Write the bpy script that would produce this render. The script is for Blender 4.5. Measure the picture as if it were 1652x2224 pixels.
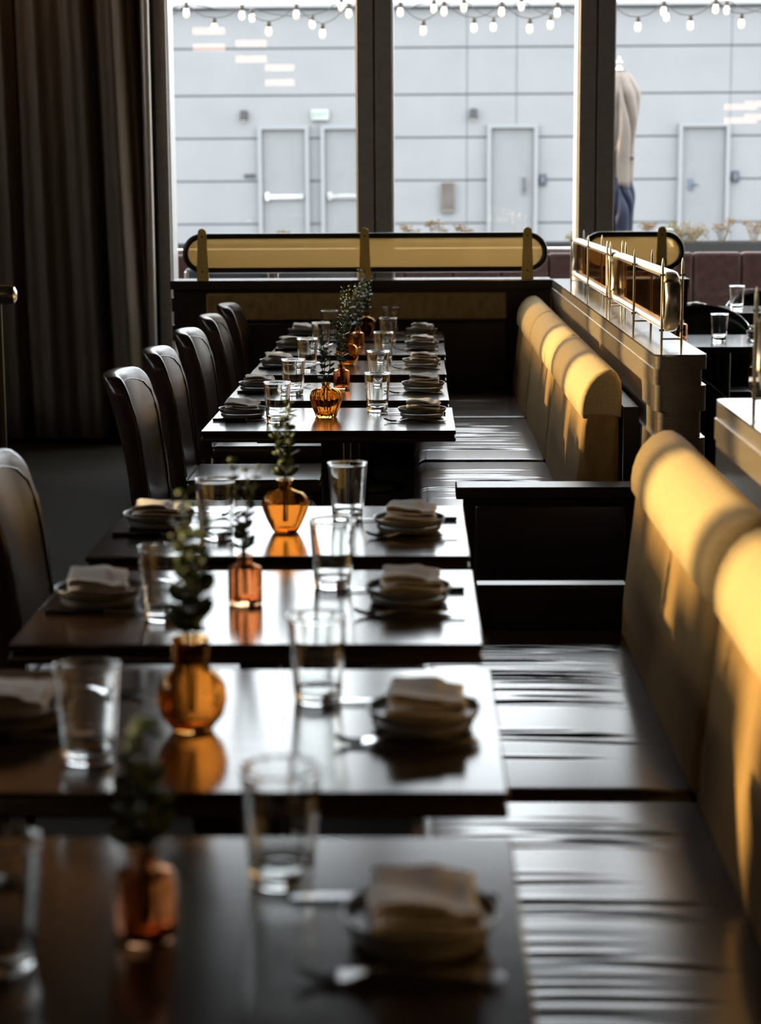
import bpy, bmesh, math, random
import numpy as np
from mathutils import Vector, Matrix
random.seed(7); RNG = np.random.RandomState(7)
for o in list(bpy.data.objects): bpy.data.objects.remove(o)
SC = bpy.context.scene; COL = SC.collection
PI = math.pi

# ------------------------------------------------------------------ camera
F_PX, IMG_H = 4200.0, 2224.0
PITCH, YAW, ROLL, CAM_Z = .1682, .0216, -.0057, 1.4734
cam_d = bpy.data.cameras.new('camera'); cam = bpy.data.objects.new('camera', cam_d); COL.objects.link(cam)
cam_d.sensor_fit = 'VERTICAL'; cam_d.sensor_height = 36.0; cam_d.lens = F_PX / IMG_H * 36.0
fw = Vector((-math.sin(YAW)*math.cos(PITCH), math.cos(YAW)*math.cos(PITCH), -math.sin(PITCH)))
rt = Vector((math.cos(YAW), math.sin(YAW), 0)); up = rt.cross(fw)
r2 = rt*math.cos(ROLL) + up*math.sin(ROLL); u2 = -rt*math.sin(ROLL) + up*math.cos(ROLL)
cam.matrix_world = Matrix(((r2.x, u2.x, -fw.x, 0), (r2.y, u2.y, -fw.y, 0), (r2.z, u2.z, -fw.z, CAM_Z), (0, 0, 0, 1)))
cam_d.dof.use_dof = True; cam_d.dof.focus_distance = 6.4; cam_d.dof.aperture_fstop = 3.8
cam_d.clip_start = .05; cam_d.clip_end = 300
SC.camera = cam

# ------------------------------------------------------------------ sky, sun, exposure
SKY_STRENGTH, SUN_STRENGTH = 5.6, 11.0
SUN_AZ, SUN_EL = math.radians(20), math.radians(16)      # light travels +x, a little -y, down
world = bpy.data.worlds.new('sky'); SC.world = world; world.use_nodes = True
bg = world.node_tree.nodes['Background']; bg.inputs[0].default_value = (.91, .955, 1.0, 1); bg.inputs[1].default_value = SKY_STRENGTH
sun_d = bpy.data.lights.new('sun', 'SUN'); sun_d.energy = SUN_STRENGTH; sun_d.color = (1.0, .71, .34); sun_d.angle = math.radians(1.6)
sun = bpy.data.objects.new('sun', sun_d); COL.objects.link(sun)
sdir = Vector((math.cos(SUN_AZ)*math.cos(SUN_EL), -math.sin(SUN_AZ)*math.cos(SUN_EL), -math.sin(SUN_EL)))
sun.rotation_euler = sdir.to_track_quat('-Z', 'Y').to_euler(); sun.location = (-8, 8, 6)
vs = SC.view_settings; vs.view_transform = 'Standard'; vs.look = 'None'; vs.exposure = 0.35; vs.gamma = 1.0; vs.use_curve_mapping = False

# ------------------------------------------------------------------ materials
MATS = {}
def mat(name, col, rough=.5, metal=0., noise=0., nscale=20., bump=0., bscale=60., stretch=(1, 1, 1), spec=None, ior=1.5, coat=0., sheen=0., emit=None, estr=0., trans=0., coatrough=.05, rvar=0.):
    m = bpy.data.materials.new(name); m.use_nodes = True; nt = m.node_tree; b = nt.nodes['Principled BSDF']
    b.inputs['Base Color'].default_value = (*col, 1); b.inputs['Roughness'].default_value = rough; b.inputs['Metallic'].default_value = metal
    b.inputs['IOR'].default_value = ior
    if spec is not None: b.inputs['Specular IOR Level'].default_value = spec
    if coat: b.inputs['Coat Weight'].default_value = coat; b.inputs['Coat Roughness'].default_value = coatrough
    if sheen: b.inputs['Sheen Weight'].default_value = sheen
    if trans: b.inputs['Transmission Weight'].default_value = trans
    if emit: b.inputs['Emission Color'].default_value = (*emit, 1); b.inputs['Emission Strength'].default_value = estr
    if noise or bump or rvar:
        tc = nt.nodes.new('ShaderNodeTexCoord'); mp = nt.nodes.new('ShaderNodeMapping'); mp.inputs['Scale'].default_value = stretch
        nt.links.new(tc.outputs['Object'], mp.inputs[0])
    if noise or rvar:
        n = nt.nodes.new('ShaderNodeTexNoise'); n.inputs['Scale'].default_value = nscale; n.inputs['Detail'].default_value = 5
        nt.links.new(mp.outputs[0], n.inputs[0])
    if noise:
        r = nt.nodes.new('ShaderNodeValToRGB'); r.color_ramp.elements[0].position = .3; r.color_ramp.elements[1].position = .7
        r.color_ramp.elements[0].color = (*[max(0, c*(1-noise)) for c in col], 1); r.color_ramp.elements[1].color = (*[min(1, c*(1+noise)) for c in col], 1)
        nt.links.new(n.outputs[0], r.inputs[0]); nt.links.new(r.outputs[0], b.inputs['Base Color'])
    if rvar:
        mr = nt.nodes.new('ShaderNodeMapRange'); mr.inputs[3].default_value = max(0, rough-rvar); mr.inputs[4].default_value = rough+rvar
        nt.links.new(n.outputs[0], mr.inputs[0]); nt.links.new(mr.outputs[0], b.inputs['Roughness'])
    if bump:
        n2 = nt.nodes.new('ShaderNodeTexNoise'); n2.inputs['Scale'].default_value = bscale; n2.inputs['Detail'].default_value = 3
        bp = nt.nodes.new('ShaderNodeBump'); bp.inputs['Strength'].default_value = bump; bp.inputs['Distance'].default_value = .002
        nt.links.new(mp.outputs[0], n2.inputs[0]); nt.links.new(n2.outputs[0], bp.inputs['Height']); nt.links.new(bp.outputs[0], b.inputs['Normal'])
    MATS[name] = m; return m
def clear_pane(name, tint=(.97, .98, .98), rough=0.0):
    """architectural glass: straight see-through plus a Schlick mirror reflection, the same on both faces"""
    m = bpy.data.materials.new(name); m.use_nodes = True; nt = m.node_tree; nt.nodes.clear()
    out = nt.nodes.new('ShaderNodeOutputMaterial'); mix = nt.nodes.new('ShaderNodeMixShader')
    tr = nt.nodes.new('ShaderNodeBsdfTransparent'); tr.inputs[0].default_value = (*tint, 1)
    gl = nt.nodes.new('ShaderNodeBsdfGlossy'); gl.inputs['Roughness'].default_value = rough
    lw = nt.nodes.new('ShaderNodeLayerWeight'); lw.inputs[0].default_value = .5
    pw = nt.nodes.new('ShaderNodeMath'); pw.operation = 'POWER'; pw.inputs[1].default_value = 5
    ml = nt.nodes.new('ShaderNodeMath'); ml.operation = 'MULTIPLY_ADD'; ml.inputs[1].default_value = .95; ml.inputs[2].default_value = .045
    nt.links.new(lw.outputs['Facing'], pw.inputs[0]); nt.links.new(pw.outputs[0], ml.inputs[0])
    nt.links.new(ml.outputs[0], mix.inputs[0]); nt.links.new(tr.outputs[0], mix.inputs[1]); nt.links.new(gl.outputs[0], mix.inputs[2]); nt.links.new(mix.outputs[0], out.inputs[0])
    MATS[name] = m; return m
def solid_glass(name, col, ior=1.47, rough=0.0):
    m = bpy.data.materials.new(name); m.use_nodes = True; nt = m.node_tree; nt.nodes.clear()
    out = nt.nodes.new('ShaderNodeOutputMaterial'); g = nt.nodes.new('ShaderNodeBsdfGlass')
    g.inputs['Color'].default_value = (*col, 1); g.inputs['IOR'].default_value = ior; g.inputs['Roughness'].default_value = rough
    nt.links.new(g.outputs[0], out.inputs[0]); MATS[name] = m; return m
def amber_sheet(name, col, scatter=.42):
    """tinted cast-glass sheet: scatters what lies behind it and lets part through straight"""
    m = bpy.data.materials.new(name); m.use_nodes = True; nt = m.node_tree; nt.nodes.clear()
    out = nt.nodes.new('ShaderNodeOutputMaterial'); a = nt.nodes.new('ShaderNodeMixShader'); a.inputs[0].default_value = scatter
    tr = nt.nodes.new('ShaderNodeBsdfTransparent'); tr.inputs[0].default_value = (*[c**.5 for c in col], 1)
    tl = nt.nodes.new('ShaderNodeBsdfTranslucent'); tl.inputs[0].default_value = (*col, 1)
    gl = nt.nodes.new('ShaderNodeBsdfGlossy'); gl.inputs['Roughness'].default_value = .08
    m2 = nt.nodes.new('ShaderNodeMixShader'); m2.inputs[0].default_value = .06
    nt.links.new(tr.outputs[0], a.inputs[1]); nt.links.new(tl.outputs[0], a.inputs[2])
    nt.links.new(a.outputs[0], m2.inputs[1]); nt.links.new(gl.outputs[0], m2.inputs[2]); nt.links.new(m2.outputs[0], out.inputs[0]); MATS[name] = m; return m

mat('wood', (.020, .011, .007), .17, noise=.35, nscale=6, stretch=(1, 14, 14), rvar=.03, ior=1.6)
mat('wood_edge', (.03, .017, .010), .3, noise=.35, nscale=8, stretch=(1, 10, 30))
mat('black_metal', (.012, .011, .010), .38, bump=.05)
mat('leather', (.032, .017, .012), .27, noise=.25, nscale=14, bump=.12, bscale=260)
mat('seat_leather', (.030, .015, .011), .23, ior=1.6, noise=.2, nscale=10, bump=.05, bscale=300)
mat('panel_leather', (.018, .010, .008), .28, bump=.1, bscale=220)
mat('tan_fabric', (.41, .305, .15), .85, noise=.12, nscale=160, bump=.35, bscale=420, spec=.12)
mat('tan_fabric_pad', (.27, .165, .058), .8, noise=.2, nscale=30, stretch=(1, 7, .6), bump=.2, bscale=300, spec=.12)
mat('dark_wood', (.012, .008, .006), .35, noise=.3, nscale=8, stretch=(1, 8, 8))
mat('bronze', (.36, .30, .22), .34, metal=.85, noise=.15, nscale=30, stretch=(1, .3, 12))
mat('bronze_top', (.42, .40, .38), .12, metal=.9, noise=.06, nscale=30)
mat('satin_metal', (.84, .77, .64), .33, metal=1)
mat('chrome', (.86, .80, .70), .16, metal=1)
mat('steel', (.72, .73, .76), .2, metal=1)
mat('knife_black', (.012, .012, .014), .25)
mat('brass', (.62, .44, .12), .42, metal=.75, noise=.1, nscale=60)
mat('dark_bronze', (.03, .02, .014), .35, metal=.4)
mat('linen', (.80, .75, .67), .9, noise=.08, nscale=90, bump=.3, bscale=260)
mat('stoneware', (.13, .12, .095), .32, noise=.25, nscale=40, bump=.05)
solid_glass('clear_glass', (.985, .99, .985))
solid_glass('amber_glass', (.86, .635, .36)); solid_glass('pink_amber_glass', (.88, .65, .48))
mat('leaf', (.065, .10, .045), .5, noise=.35, nscale=30); mat('stem', (.11, .10, .05), .6)
mat('curtain', (.13, .10, .075), .92, noise=.2, nscale=40, stretch=(1, 1, .1), bump=.2, bscale=300)
mat('floor', (.020, .016, .011), .75, spec=.12, noise=.4, nscale=2.5, bump=.1, bscale=12, rvar=.12)
mat('wall', (.07, .058, .048), .8, noise=.15, nscale=3); mat('ceiling', (.05, .045, .04), .9, noise=.1, nscale=2)
mat('frame', (.34, .29, .24), .5, noise=.1, nscale=30); mat('bead', (.55, .53, .50), .35, metal=.4)
mat('frame_gap', (.004, .004, .004), .8)
clear_pane('pane'); clear_pane('sun_dimming_pane', (.62, .60, .56)); amber_sheet('amber_sheet', (.46, .33, .155), .45); amber_sheet('brown_sheet', (.40, .20, .07), .10)
# outdoors
mat('siding', (0.1818, 0.1854, 0.1891), .7, noise=.05, nscale=1.2, bump=.1, bscale=25); mat('siding_joint', (0.0734, 0.0765, 0.0790), .8)
mat('door_paint', (0.1579, 0.1603, 0.1628), .6, noise=.05, nscale=3); mat('door_frame', (0.1891, 0.1946, 0.1995), .5)
mat('dark_fitting', (.03, .03, .035), .5); mat('coping', (0.2626, 0.2626, 0.2681), .6)
mat('exit_white', (0.3152, 0.3207, 0.3152), .5); mat('exit_green', (0.0536, 0.1607, 0.0857), .5)
mat('box_brown', (0.0650, 0.0520, 0.0444), .6, noise=.3, nscale=3); mat('box_cream', (0.1683, 0.1530, 0.1301), .6)
mat('paving', (0.1261, 0.1236, 0.1157), .8, noise=.2, nscale=2, bump=.2, bscale=20); mat('pavement', (0.1420, 0.1395, 0.1365), .8, noise=.1, nscale=1)
mat('planter', (0.0161, 0.0153, 0.0145), .7, noise=.2, nscale=6)
mat('maroon', (0.0637, 0.0300, 0.0318), .75, noise=.35, nscale=22, bump=.3, bscale=80)
mat('umbrella', (0.1732, 0.1420, 0.1206), .85, noise=.1, nscale=8); mat('umbrella_navy', (.005, .008, .026), .8, noise=.2, nscale=10)
mat('umbrella_strap', (.08, .055, .055), .85)  # darker cloth of the tie strap
mat('dry_stem', (0.1117, 0.0788, 0.0367), .8); mat('dry_flower', (0.1446, 0.0857, 0.0367), .9, noise=.4, nscale=90); mat('yellow_green', (0.1316, 0.1178, 0.0329), .7, noise=.4, nscale=40)
mat('bulb', (.5, .46, .40), .4, emit=(1, .88, .70), estr=.8); mat('cable', (.05, .05, .05), .6)
mat('slate', (0.0838, 0.0998, 0.1316), .7); mat('lamp_warm', (.9, .8, .7), .5, emit=(1, .55, .40), estr=5.5)
mat('black_shell', (.010, .010, .011), .28); mat('table_dark', (.03, .028, .028), .14, coat=.5, coatrough=.08)
mat('white_cushion', (0.3678, 0.3574, 0.3360), .8)

# ------------------------------------------------------------------ helpers
def link(o, parent=None):
    COL.objects.link(o)
    if parent: o.parent = parent
    return o
def mesh_obj(name, verts, faces, m, parent=None, smooth=False, loc=None):
    me = bpy.data.meshes.new(name); me.from_pydata([tuple(v) for v in verts], [], [tuple(f) for f in faces]); me.update()
    if smooth: me.polygons.foreach_set('use_smooth', [True]*len(me.polygons))
    if m: me.materials.append(MATS[m])
    o = bpy.data.objects.new(name, me); link(o, parent)
    if loc: o.location = loc
    return o
def tag(o, label=None, cat=None, group=None, kind=None):
    if label: o['label'] = label
    if cat: o['category'] = cat
    if group: o['group'] = group
    if kind: o['kind'] = kind
    return o
def empty(name, loc=(0, 0, 0), rz=0, label=None, cat=None, group=None, kind=None):
    o = bpy.data.objects.new(name, None); COL.objects.link(o); o.location = loc; o.rotation_euler = (0, 0, rz); o.empty_display_size = .05
    return tag(o, label, cat, group, kind)
def copy_tree(o, parent=None):
    c = o.copy(); COL.objects.link(c); c.parent = parent
    for ch in [x for x in o.children]: copy_tree(ch, c)
    return c
class MB:
    def __init__(s): s.v = []; s.f = []; s.sm = []
    def add(s, v, f, sm=False):
        n = len(s.v); s.v += [tuple(p) for p in v]; s.f += [tuple(i+n for i in q) for q in f]; s.sm += [bool(sm)]*len(f); return s
    def box(s, x0, x1, y0, y1, z0, z1):
        return s.add([(x0, y0, z0), (x1, y0, z0), (x1, y1, z0), (x0, y1, z0), (x0, y0, z1), (x1, y0, z1), (x1, y1, z1), (x0, y1, z1)],
              [(0, 3, 2, 1), (4, 5, 6, 7), (0, 1, 5, 4), (1, 2, 6, 5), (2, 3, 7, 6), (3, 0, 4, 7)])
    def rbox(s, x0, x1, y0, y1, z0, z1, r=.01, seg=3, fn=None):
        bm = bmesh.new(); bmesh.ops.create_cube(bm, size=1)
        for v in bm.verts: v.co = Vector(((x0+x1)/2+v.co.x*(x1-x0), (y0+y1)/2+v.co.y*(y1-y0), (z0+z1)/2+v.co.z*(z1-z0)))
        bmesh.ops.bevel(bm, geom=bm.edges[:], offset=r, segments=seg, affect='EDGES', profile=.5)
        bm.normal_update(); bm.verts.index_update(); v = [tuple(fn(p.co)) if fn else tuple(p.co) for p in bm.verts]; f = [[p.index for p in q.verts] for q in bm.faces]; fl = [max(abs(c) for c in q.normal) < .9999 or bool(fn) for q in bm.faces]; bm.free()
        s.add(v, f, True); s.sm[-len(f):] = fl; return s
    def lathe(s, prof, n=32, cx=0, cy=0, z0=0, ribs=0, ramp=0., closed=False, support=0.):
        v = []; f = []
        if support:
            q = [prof[0]]
            for (a, b), (c, d) in zip(prof[:-1], prof[1:]):
                L = math.hypot(c-a, d-b)
                if L > 4*support: q += [(a+(c-a)*support/L, b+(d-b)*support/L), (c-(c-a)*support/L, d-(d-b)*support/L)]
                q.append((c, d))
            prof = q
        for r, z in prof:
            for k in range(n):
                a = 2*PI*k/n; rr = r*(1+ramp*abs(math.sin(ribs*a/2)) - ramp*.5) if ribs else r
                v.append((cx+rr*math.cos(a), cy+rr*math.sin(a), z0+z))
        m = len(prof)
        for i in range(m-1 if not closed else m):
            j = (i+1) % m
            for k in range(n): f.append((i*n+k, i*n+(k+1) % n, j*n+(k+1) % n, j*n+k))
        if not closed:
            f.append(tuple(reversed(range(n)))); f.append(tuple((m-1)*n+k for k in range(n)))
        return s.add(v, f, True)
    def tube(s, pts, r, n=8, closed=False, rx=None):
        pts = [Vector(p) for p in pts]; m = len(pts); v = []; f = []
        rs = r if isinstance(r, (list, tuple)) else [r]*m
        prev = None
        for i, p in enumerate(pts):
            t = (pts[(i+1) % m] - pts[i-1]) if (closed or 0 < i < m-1) else (pts[1]-pts[0] if i == 0 else pts[-1]-pts[-2])
            t.normalize()
            if prev is None: a = t.orthogonal().normalized()
            else: a = (prev - t*prev.dot(t)).normalized()
            prev = a; b = t.cross(a)
            for k in range(n):
                q = 2*PI*k/n; v.append(p + a*math.cos(q)*rs[i] + b*math.sin(q)*rs[i])
        for i in range(m if closed else m-1):
            j = (i+1) % m
            for k in range(n): f.append((i*n+k, i*n+(k+1) % n, j*n+(k+1) % n, j*n+k))
        if not closed: f += [tuple(reversed(range(n))), tuple((m-1)*n+k for k in range(n))]
        return s.add(v, f, True)
    def prism(s, poly, axis, a, b, sm=False):
        """poly: 2-D outline; axis 'x': (y,z) swept in x, 'y': (x,z) swept in y, 'z': (x,y) swept in z"""
        n = len(poly)
        def P(u, w, t): return {'x': (t, u, w), 'y': (u, t, w), 'z': (u, w, t)}[axis]
        v = [P(u, w, a) for u, w in poly] + [P(u, w, b) for u, w in poly]
        f = [tuple(range(n)), tuple(reversed(range(n, 2*n)))]; s.add(v, f, False)
        return s.add(v, [(i, i+n, (i+1) % n+n, (i+1) % n) for i in range(n)], sm)
    def build(s, name, m, parent=None, loc=None, auto=True):
        me = bpy.data.meshes.new(name); me.from_pydata([tuple(float(c) for c in p) for p in s.v], [], s.f)
        me.polygons.foreach_set('use_smooth', s.sm); me.materials.append(MATS[m])
        bm = bmesh.new(); bm.from_mesh(me); bmesh.ops.remove_doubles(bm, verts=bm.verts, dist=1e-6); bmesh.ops.recalc_face_normals(bm, faces=bm.faces); bm.to_mesh(me); bm.free()
        keep = [p.use_smooth for p in me.polygons]; me.set_sharp_from_angle(angle=math.radians(45)); me.polygons.foreach_set('use_smooth', keep)
        o = bpy.data.objects.new(name, me); link(o, parent)
        if loc: o.location = loc
        return o
def B(): return MB()
def px(u, v, Y):
    """a point of the place at depth Y for laying out far things at their real distance"""
    d = fw + r2*((u-826)/F_PX) - u2*((v-1112)/F_PX); t = Y/d.y
    return Vector((d.x*t, Y, CAM_Z + d.z*t))

# ------------------------------------------------------------------ the setting
XL, XR, YB, YF, ZC = -4.5, 4.5, -4.0, 11.3, 4.5
tag(B().box(XL, XR, YB, YF+.3, -.1, 0).build('floor', 'floor'), 'dark polished concrete floor of the dining room', None, None, 'structure')
tag(B().box(XL-.2, XR+.2, YB-.2, YF+.3, ZC, ZC+.2).build('ceiling', 'ceiling'), 'dark ceiling above the dining room', None, None, 'structure')
tag(B().box(XL-.2, XR+.2, YB-.2, YB, 0, ZC).build('wall_back', 'wall'), 'dark wall behind the viewer', None, None, 'structure')
tag(B().box(XR, XR+.2, YB, YF+.3, 0, ZC).build('wall_right', 'wall'), 'dark wall on the right', None, None, 'structure')
# left wall: unseen high side windows, placed to shape the sun stripes (sill 2.27 m) with a few narrow full-height slits (sill 1.3 m)
SI = 2.27
LW = [(2.4, 5.0), (5.05, 5.17), (5.22, 6.0), (6.05, 7.55), (7.6, 8.35), (8.4, 8.98), (9.03, 9.6), (9.65, 11.2)]
SUN_DIMMED = (1, 3, 5, 7)  # bays with darker panes, added to weaken the sun between bright stripes
SL = [(3.62, 3.74), (4.50, 4.70), (5.45, 5.60), (7.72, 7.85), (8.16, 8.28), (9.20, 9.34)]  # slits added for low sun streaks on pads and napkins
HEAD = 2.95
w = B().box(XL-.2, XL, YB, YF+.3, 0, 1.3).box(XL-.2, XL, YB, YF+.3, HEAD, ZC)
for op, z0, z1 in ((LW, SI, HEAD), (SL, 1.3, SI)):
    edges = [YB] + [e_ for a_ in op for e_ in a_[:2]] + [YF+.3]
    for i in range(0, len(edges), 2): w.box(XL-.2, XL, edges[i], edges[i+1], z0, z1)
tag(w.build('wall_left', 'wall'), 'dark left wall with side openings cut to shape the sun', None, None, 'structure')
WN = 0
for k, (a, b, z0, z1) in enumerate([(a, b, SI, HEAD) for a, b in LW] + [(a, b, 1.3, SI) for a, b in SL]):
    WN += 1; e = empty('window_%d' % WN, (XL, (a+b)/2, z0), kind='structure'); h = (b-a)/2; t = .012; H = z1-z0  # unseen openings that shape the sunlight
    B().box(-.12, -.05, -h, -h+t, 0, H).box(-.12, -.05, h-t, h, 0, H).build('window_frame', 'frame', e); B().box(-.09, -.08, -h+t, h-t, 0, H).build('pane', 'sun_dimming_pane' if k in SUN_DIMMED else 'pane', e)
# far wall: solid behind the curtain, windows from x=-1.51
FW0, WST, WSP = -1.513, .096, 1.266
ZS, ZH = .25, 3.95
tag(B().box(XL, -1.52, YF, YF+.3, 0, ZC).box(-1.52, XR, YF, YF+.3, 0, ZS).box(-1.52, XR, YF, YF+.3, ZH, ZC).build('wall_far', 'wall'), 'dark wall around the big far windows', None, None, 'structure')
bounds = [(-1.513, -.268), (-.260, .994), (1.002, 2.26), (2.268, 3.52), (3.528, 4.5)]
for i, (a, b) in enumerate(bounds):
    WN += 1; e = empty('window_%d' % WN, (a, YF, ZS), kind='structure', label='tall glazed window %s looking out on the grey building' % ['beside the curtain', 'in the middle, over the amber screen', 'with the closed parasol outside', 'further right', 'at the far right'][i])
    W = b-a; H = ZH-ZS; s0 = .069 if i == 0 else .097
    B().rbox(0, s0, -.08, .17, 0, H, .004, 1).build('stile', 'frame', e); B().rbox(W-.097, W, -.08, .17, 0, H, .004, 1).build('stile', 'frame', e)
    B().box(s0, W-.097, -.08, .17, 0, .08).build('bottom_rail', 'frame', e); B().box(s0, W-.097, -.08, .17, H-.08, H).build('top_rail', 'frame', e)
    B().box(s0, s0+.007, -.03, .20, .08, H-.08).build('bead', 'bead', e); B().box(W-.104, W-.097, -.03, .20, .08, H-.08).build('bead', 'bead', e)
    B().box(s0+.007, W-.104, -.012, -.004, .08, H-.08).build('pane', 'pane', e)
for i in range(4): B().box(bounds[i][1], bounds[i+1][0], YF-.02, YF+.15, ZS, ZH).build('trim_%d' % (i+1), 'frame_gap')['kind'] = 'structure'

# curtain
B().tube([(-1.553, 11.17, 0), (-1.553, 11.17, ZH)], .026, 14).build('trim_5', 'bead')['kind'] = 'structure'
def curtain():
    n, nz = 420, 14; v = []; f = []
    x0, x1 = -4.42, -1.545
    deep = [-3.75, -3.2, -2.72, -2.26, -1.775]
    for j in range(nz+1):
        z = .035 + (4.15-.035)*j/nz
        for i in range(n+1):
            t = i/n; x = x0+(x1-x0)*t
            y = 11.03 + .028*math.sin(x*31+.6*math.sin(x*5)) + .012*math.sin(x*67+1.3) + .006*math.sin(x*13+z*1.2)
            for d in deep: y += .085*math.exp(-((x-d+.006*math.sin(z*2))/.024)**2)
            if t > .955: y += .20*((t-.955)/.045)**1.5
            xx = x - (.03*z if t > .5 else 0)*max(0, (t-.5)*2)
            v.append((xx, y, z))
    for j in range(nz):
        for i in range(n): a = j*(n+1)+i; f.append((a, a+1, a+n+2, a+n+1))
    o = mesh_obj('curtain', v, f, 'curtain', None, True)
    m = o.modifiers.new('thick', 'SOLIDIFY'); m.thickness = .004
    tag(o, 'dark brown floor-length pleated curtain beside the far window', 'curtain')
curtain()

# ------------------------------------------------------------------ tables
ORD = ['nearest', 'second-nearest', 'third-nearest', 'fourth-nearest', 'fifth-nearest', 'sixth-nearest', 'third-farthest', 'second-farthest', 'farthest']
def tname(i): return 'the %s table' % ORD[i]
TY = [1.48, 2.24, 3.0, 3.74, 5.70, 6.51, 7.41, 8.28, 9.07]
TX0, TW, TD, TZ = -.66, .76, .60, .75
def make_table():
    e = empty('restaurant_table')
    B().rbox(0, TW, 0, TD, -.013, 0, .003, 2).build('table_top', 'wood', e)
    ed = B().rbox(.004, TW-.004, .004, TD-.004, -.021, -.013, .002, 1)
    ed.rbox(.000, TW, .000, TD, -.034, -.021, .004, 2); ed.build('edge_band', 'wood_edge', e)
    cx, cy = TW/2, TD/2
    B().rbox(cx-.035, cx+.035, cy-.035, cy+.035, -.70, -.05, .006, 2).build('column', 'black_metal', e)
    B().box(cx-.22, cx+.22, cy-.2, cy+.2, -.05, -.034).build('top_plate', 'black_metal', e)
    B().lathe([(.18, -.75), (.185, -.742), (.17, -.732), (.06, -.715), (.045, -.69)], 36, cx, cy).build('base', 'black_metal', e)
    return e
tab0 = make_table()
for i, y in enumerate(TY):
    o = tab0 if i == 0 else copy_tree(tab0)
    o.location = (TX0 + (0, .004, -.003, -.005, .002, -.006, -.004, .004, .006)[i], y, TZ)
    tag(o, 'dark wooden two-seat table with moulded edge, ' + (ORD[i] + ' of the row of nine'), 'table', 'tables set in a row along the booths')

# ------------------------------------------------------------------ chairs
def make_chair():
    e = empty('leather_chair')
    W = .215
    def rake(p):
        x, y, z = p; t = max(0, z-.43)
        return (x - .20*t - .10*t*t + .05*(y/W)**2*min(1, t*3), y, z + (-.012*(y/W)**4 if z > .8 else 0))
    bk = B(); 
    bm = bmesh.new(); bmesh.ops.create_cube(bm, size=1)
    for v in bm.verts: v.co = Vector((v.co.x*.058, v.co.y*2*W, .43+(v.co.z+.5)*.475))
    tops = [ed for ed in bm.edges if all(v.co.z > .8 for v in ed.verts) and abs(ed.verts[0].co.y-ed.verts[1].co.y) < 1e-4 ]
    bmesh.ops.bevel(bm, geom=tops, offset=.055, segments=6, affect='EDGES', profile=.5)
    bmesh.ops.bevel(bm, geom=[ed for ed in bm.edges if ed.calc_face_angle(0) > .6], offset=.018, segments=3, affect='EDGES', profile=.5)
    zs = [.43+.475*k/12 for k in range(1, 12)]
    for z in zs:
        bmesh.ops.bisect_plane(bm, geom=bm.verts[:]+bm.edges[:]+bm.faces[:], plane_co=(0, 0, z), plane_no=(0, 0, 1))
    for yy in (-.14, -.07, 0, .07, .14):
        bmesh.ops.bisect_plane(bm, geom=bm.verts[:]+bm.edges[:]+bm.faces[:], plane_co=(0, yy, 0), plane_no=(0, 1, 0))
    bm.verts.index_update(); v = [rake(p.co) for p in bm.verts]; f = [[p.index for p in q.verts] for q in bm.faces]; bm.free()
    bk.add(v, f, True); b = bk.build('backrest', 'leather', e)
    # stitched welt round the front panel
    pts = []
    for k in range(41):
        t = k/40
        if t < .35: y, z = -W+.03, .47+t/.35*.36
        elif t < .65: q = (t-.35)/.3; y, z = (-W+.03)+q*(2*W-.06), .83+.045*max(0, math.sin(PI*min(1, max(0, q))))**.35
        else: y, z = W-.03, .83-(t-.65)/.35*.36
        pts.append(rake((.030, y, z)))
    B().tube(pts, .0022, 5).build('piping', 'leather', b)
    def dome(p): return (p.x, p.y, p.z + (.012*max(0, 1-((p.x-.27)/.24)**2)*max(0, 1-(p.y/W)**2) if p.z > .44 else 0))
    B().rbox(.02, .50, -W, W, .405, .462, .02, 4, dome).build('seat', 'leather', e)
    for x0, x1, y0 in ((.47, .48, 1), (.47, .48, -1), (.0, -.06, 1), (.0, -.06, -1)):
        l = B(); l.tube([(x0, y0*(W-.025), .41), (x1, y0*(W-.02), 0)], [.017, .011], 8); l.build('leg', 'dark_wood', e)
    return e
ch0 = make_chair(); first = True
for i in (3, 4, 5, 6, 7, 8):
    o = ch0 if first else copy_tree(ch0); first = False
    o.location = (-.845, TY[i]+TD/2 + (0, 0, 0, .03, .0, .01, .0, -.01, 0)[i], 0); o.rotation_euler.z = (0, 0, 0, .02, -.02, .015, -.01, .02, 0)[i]
    tag(o, 'dark leather dining chair with rounded back at ' + tname(i), 'chair', 'leather chairs facing the booths')

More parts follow.
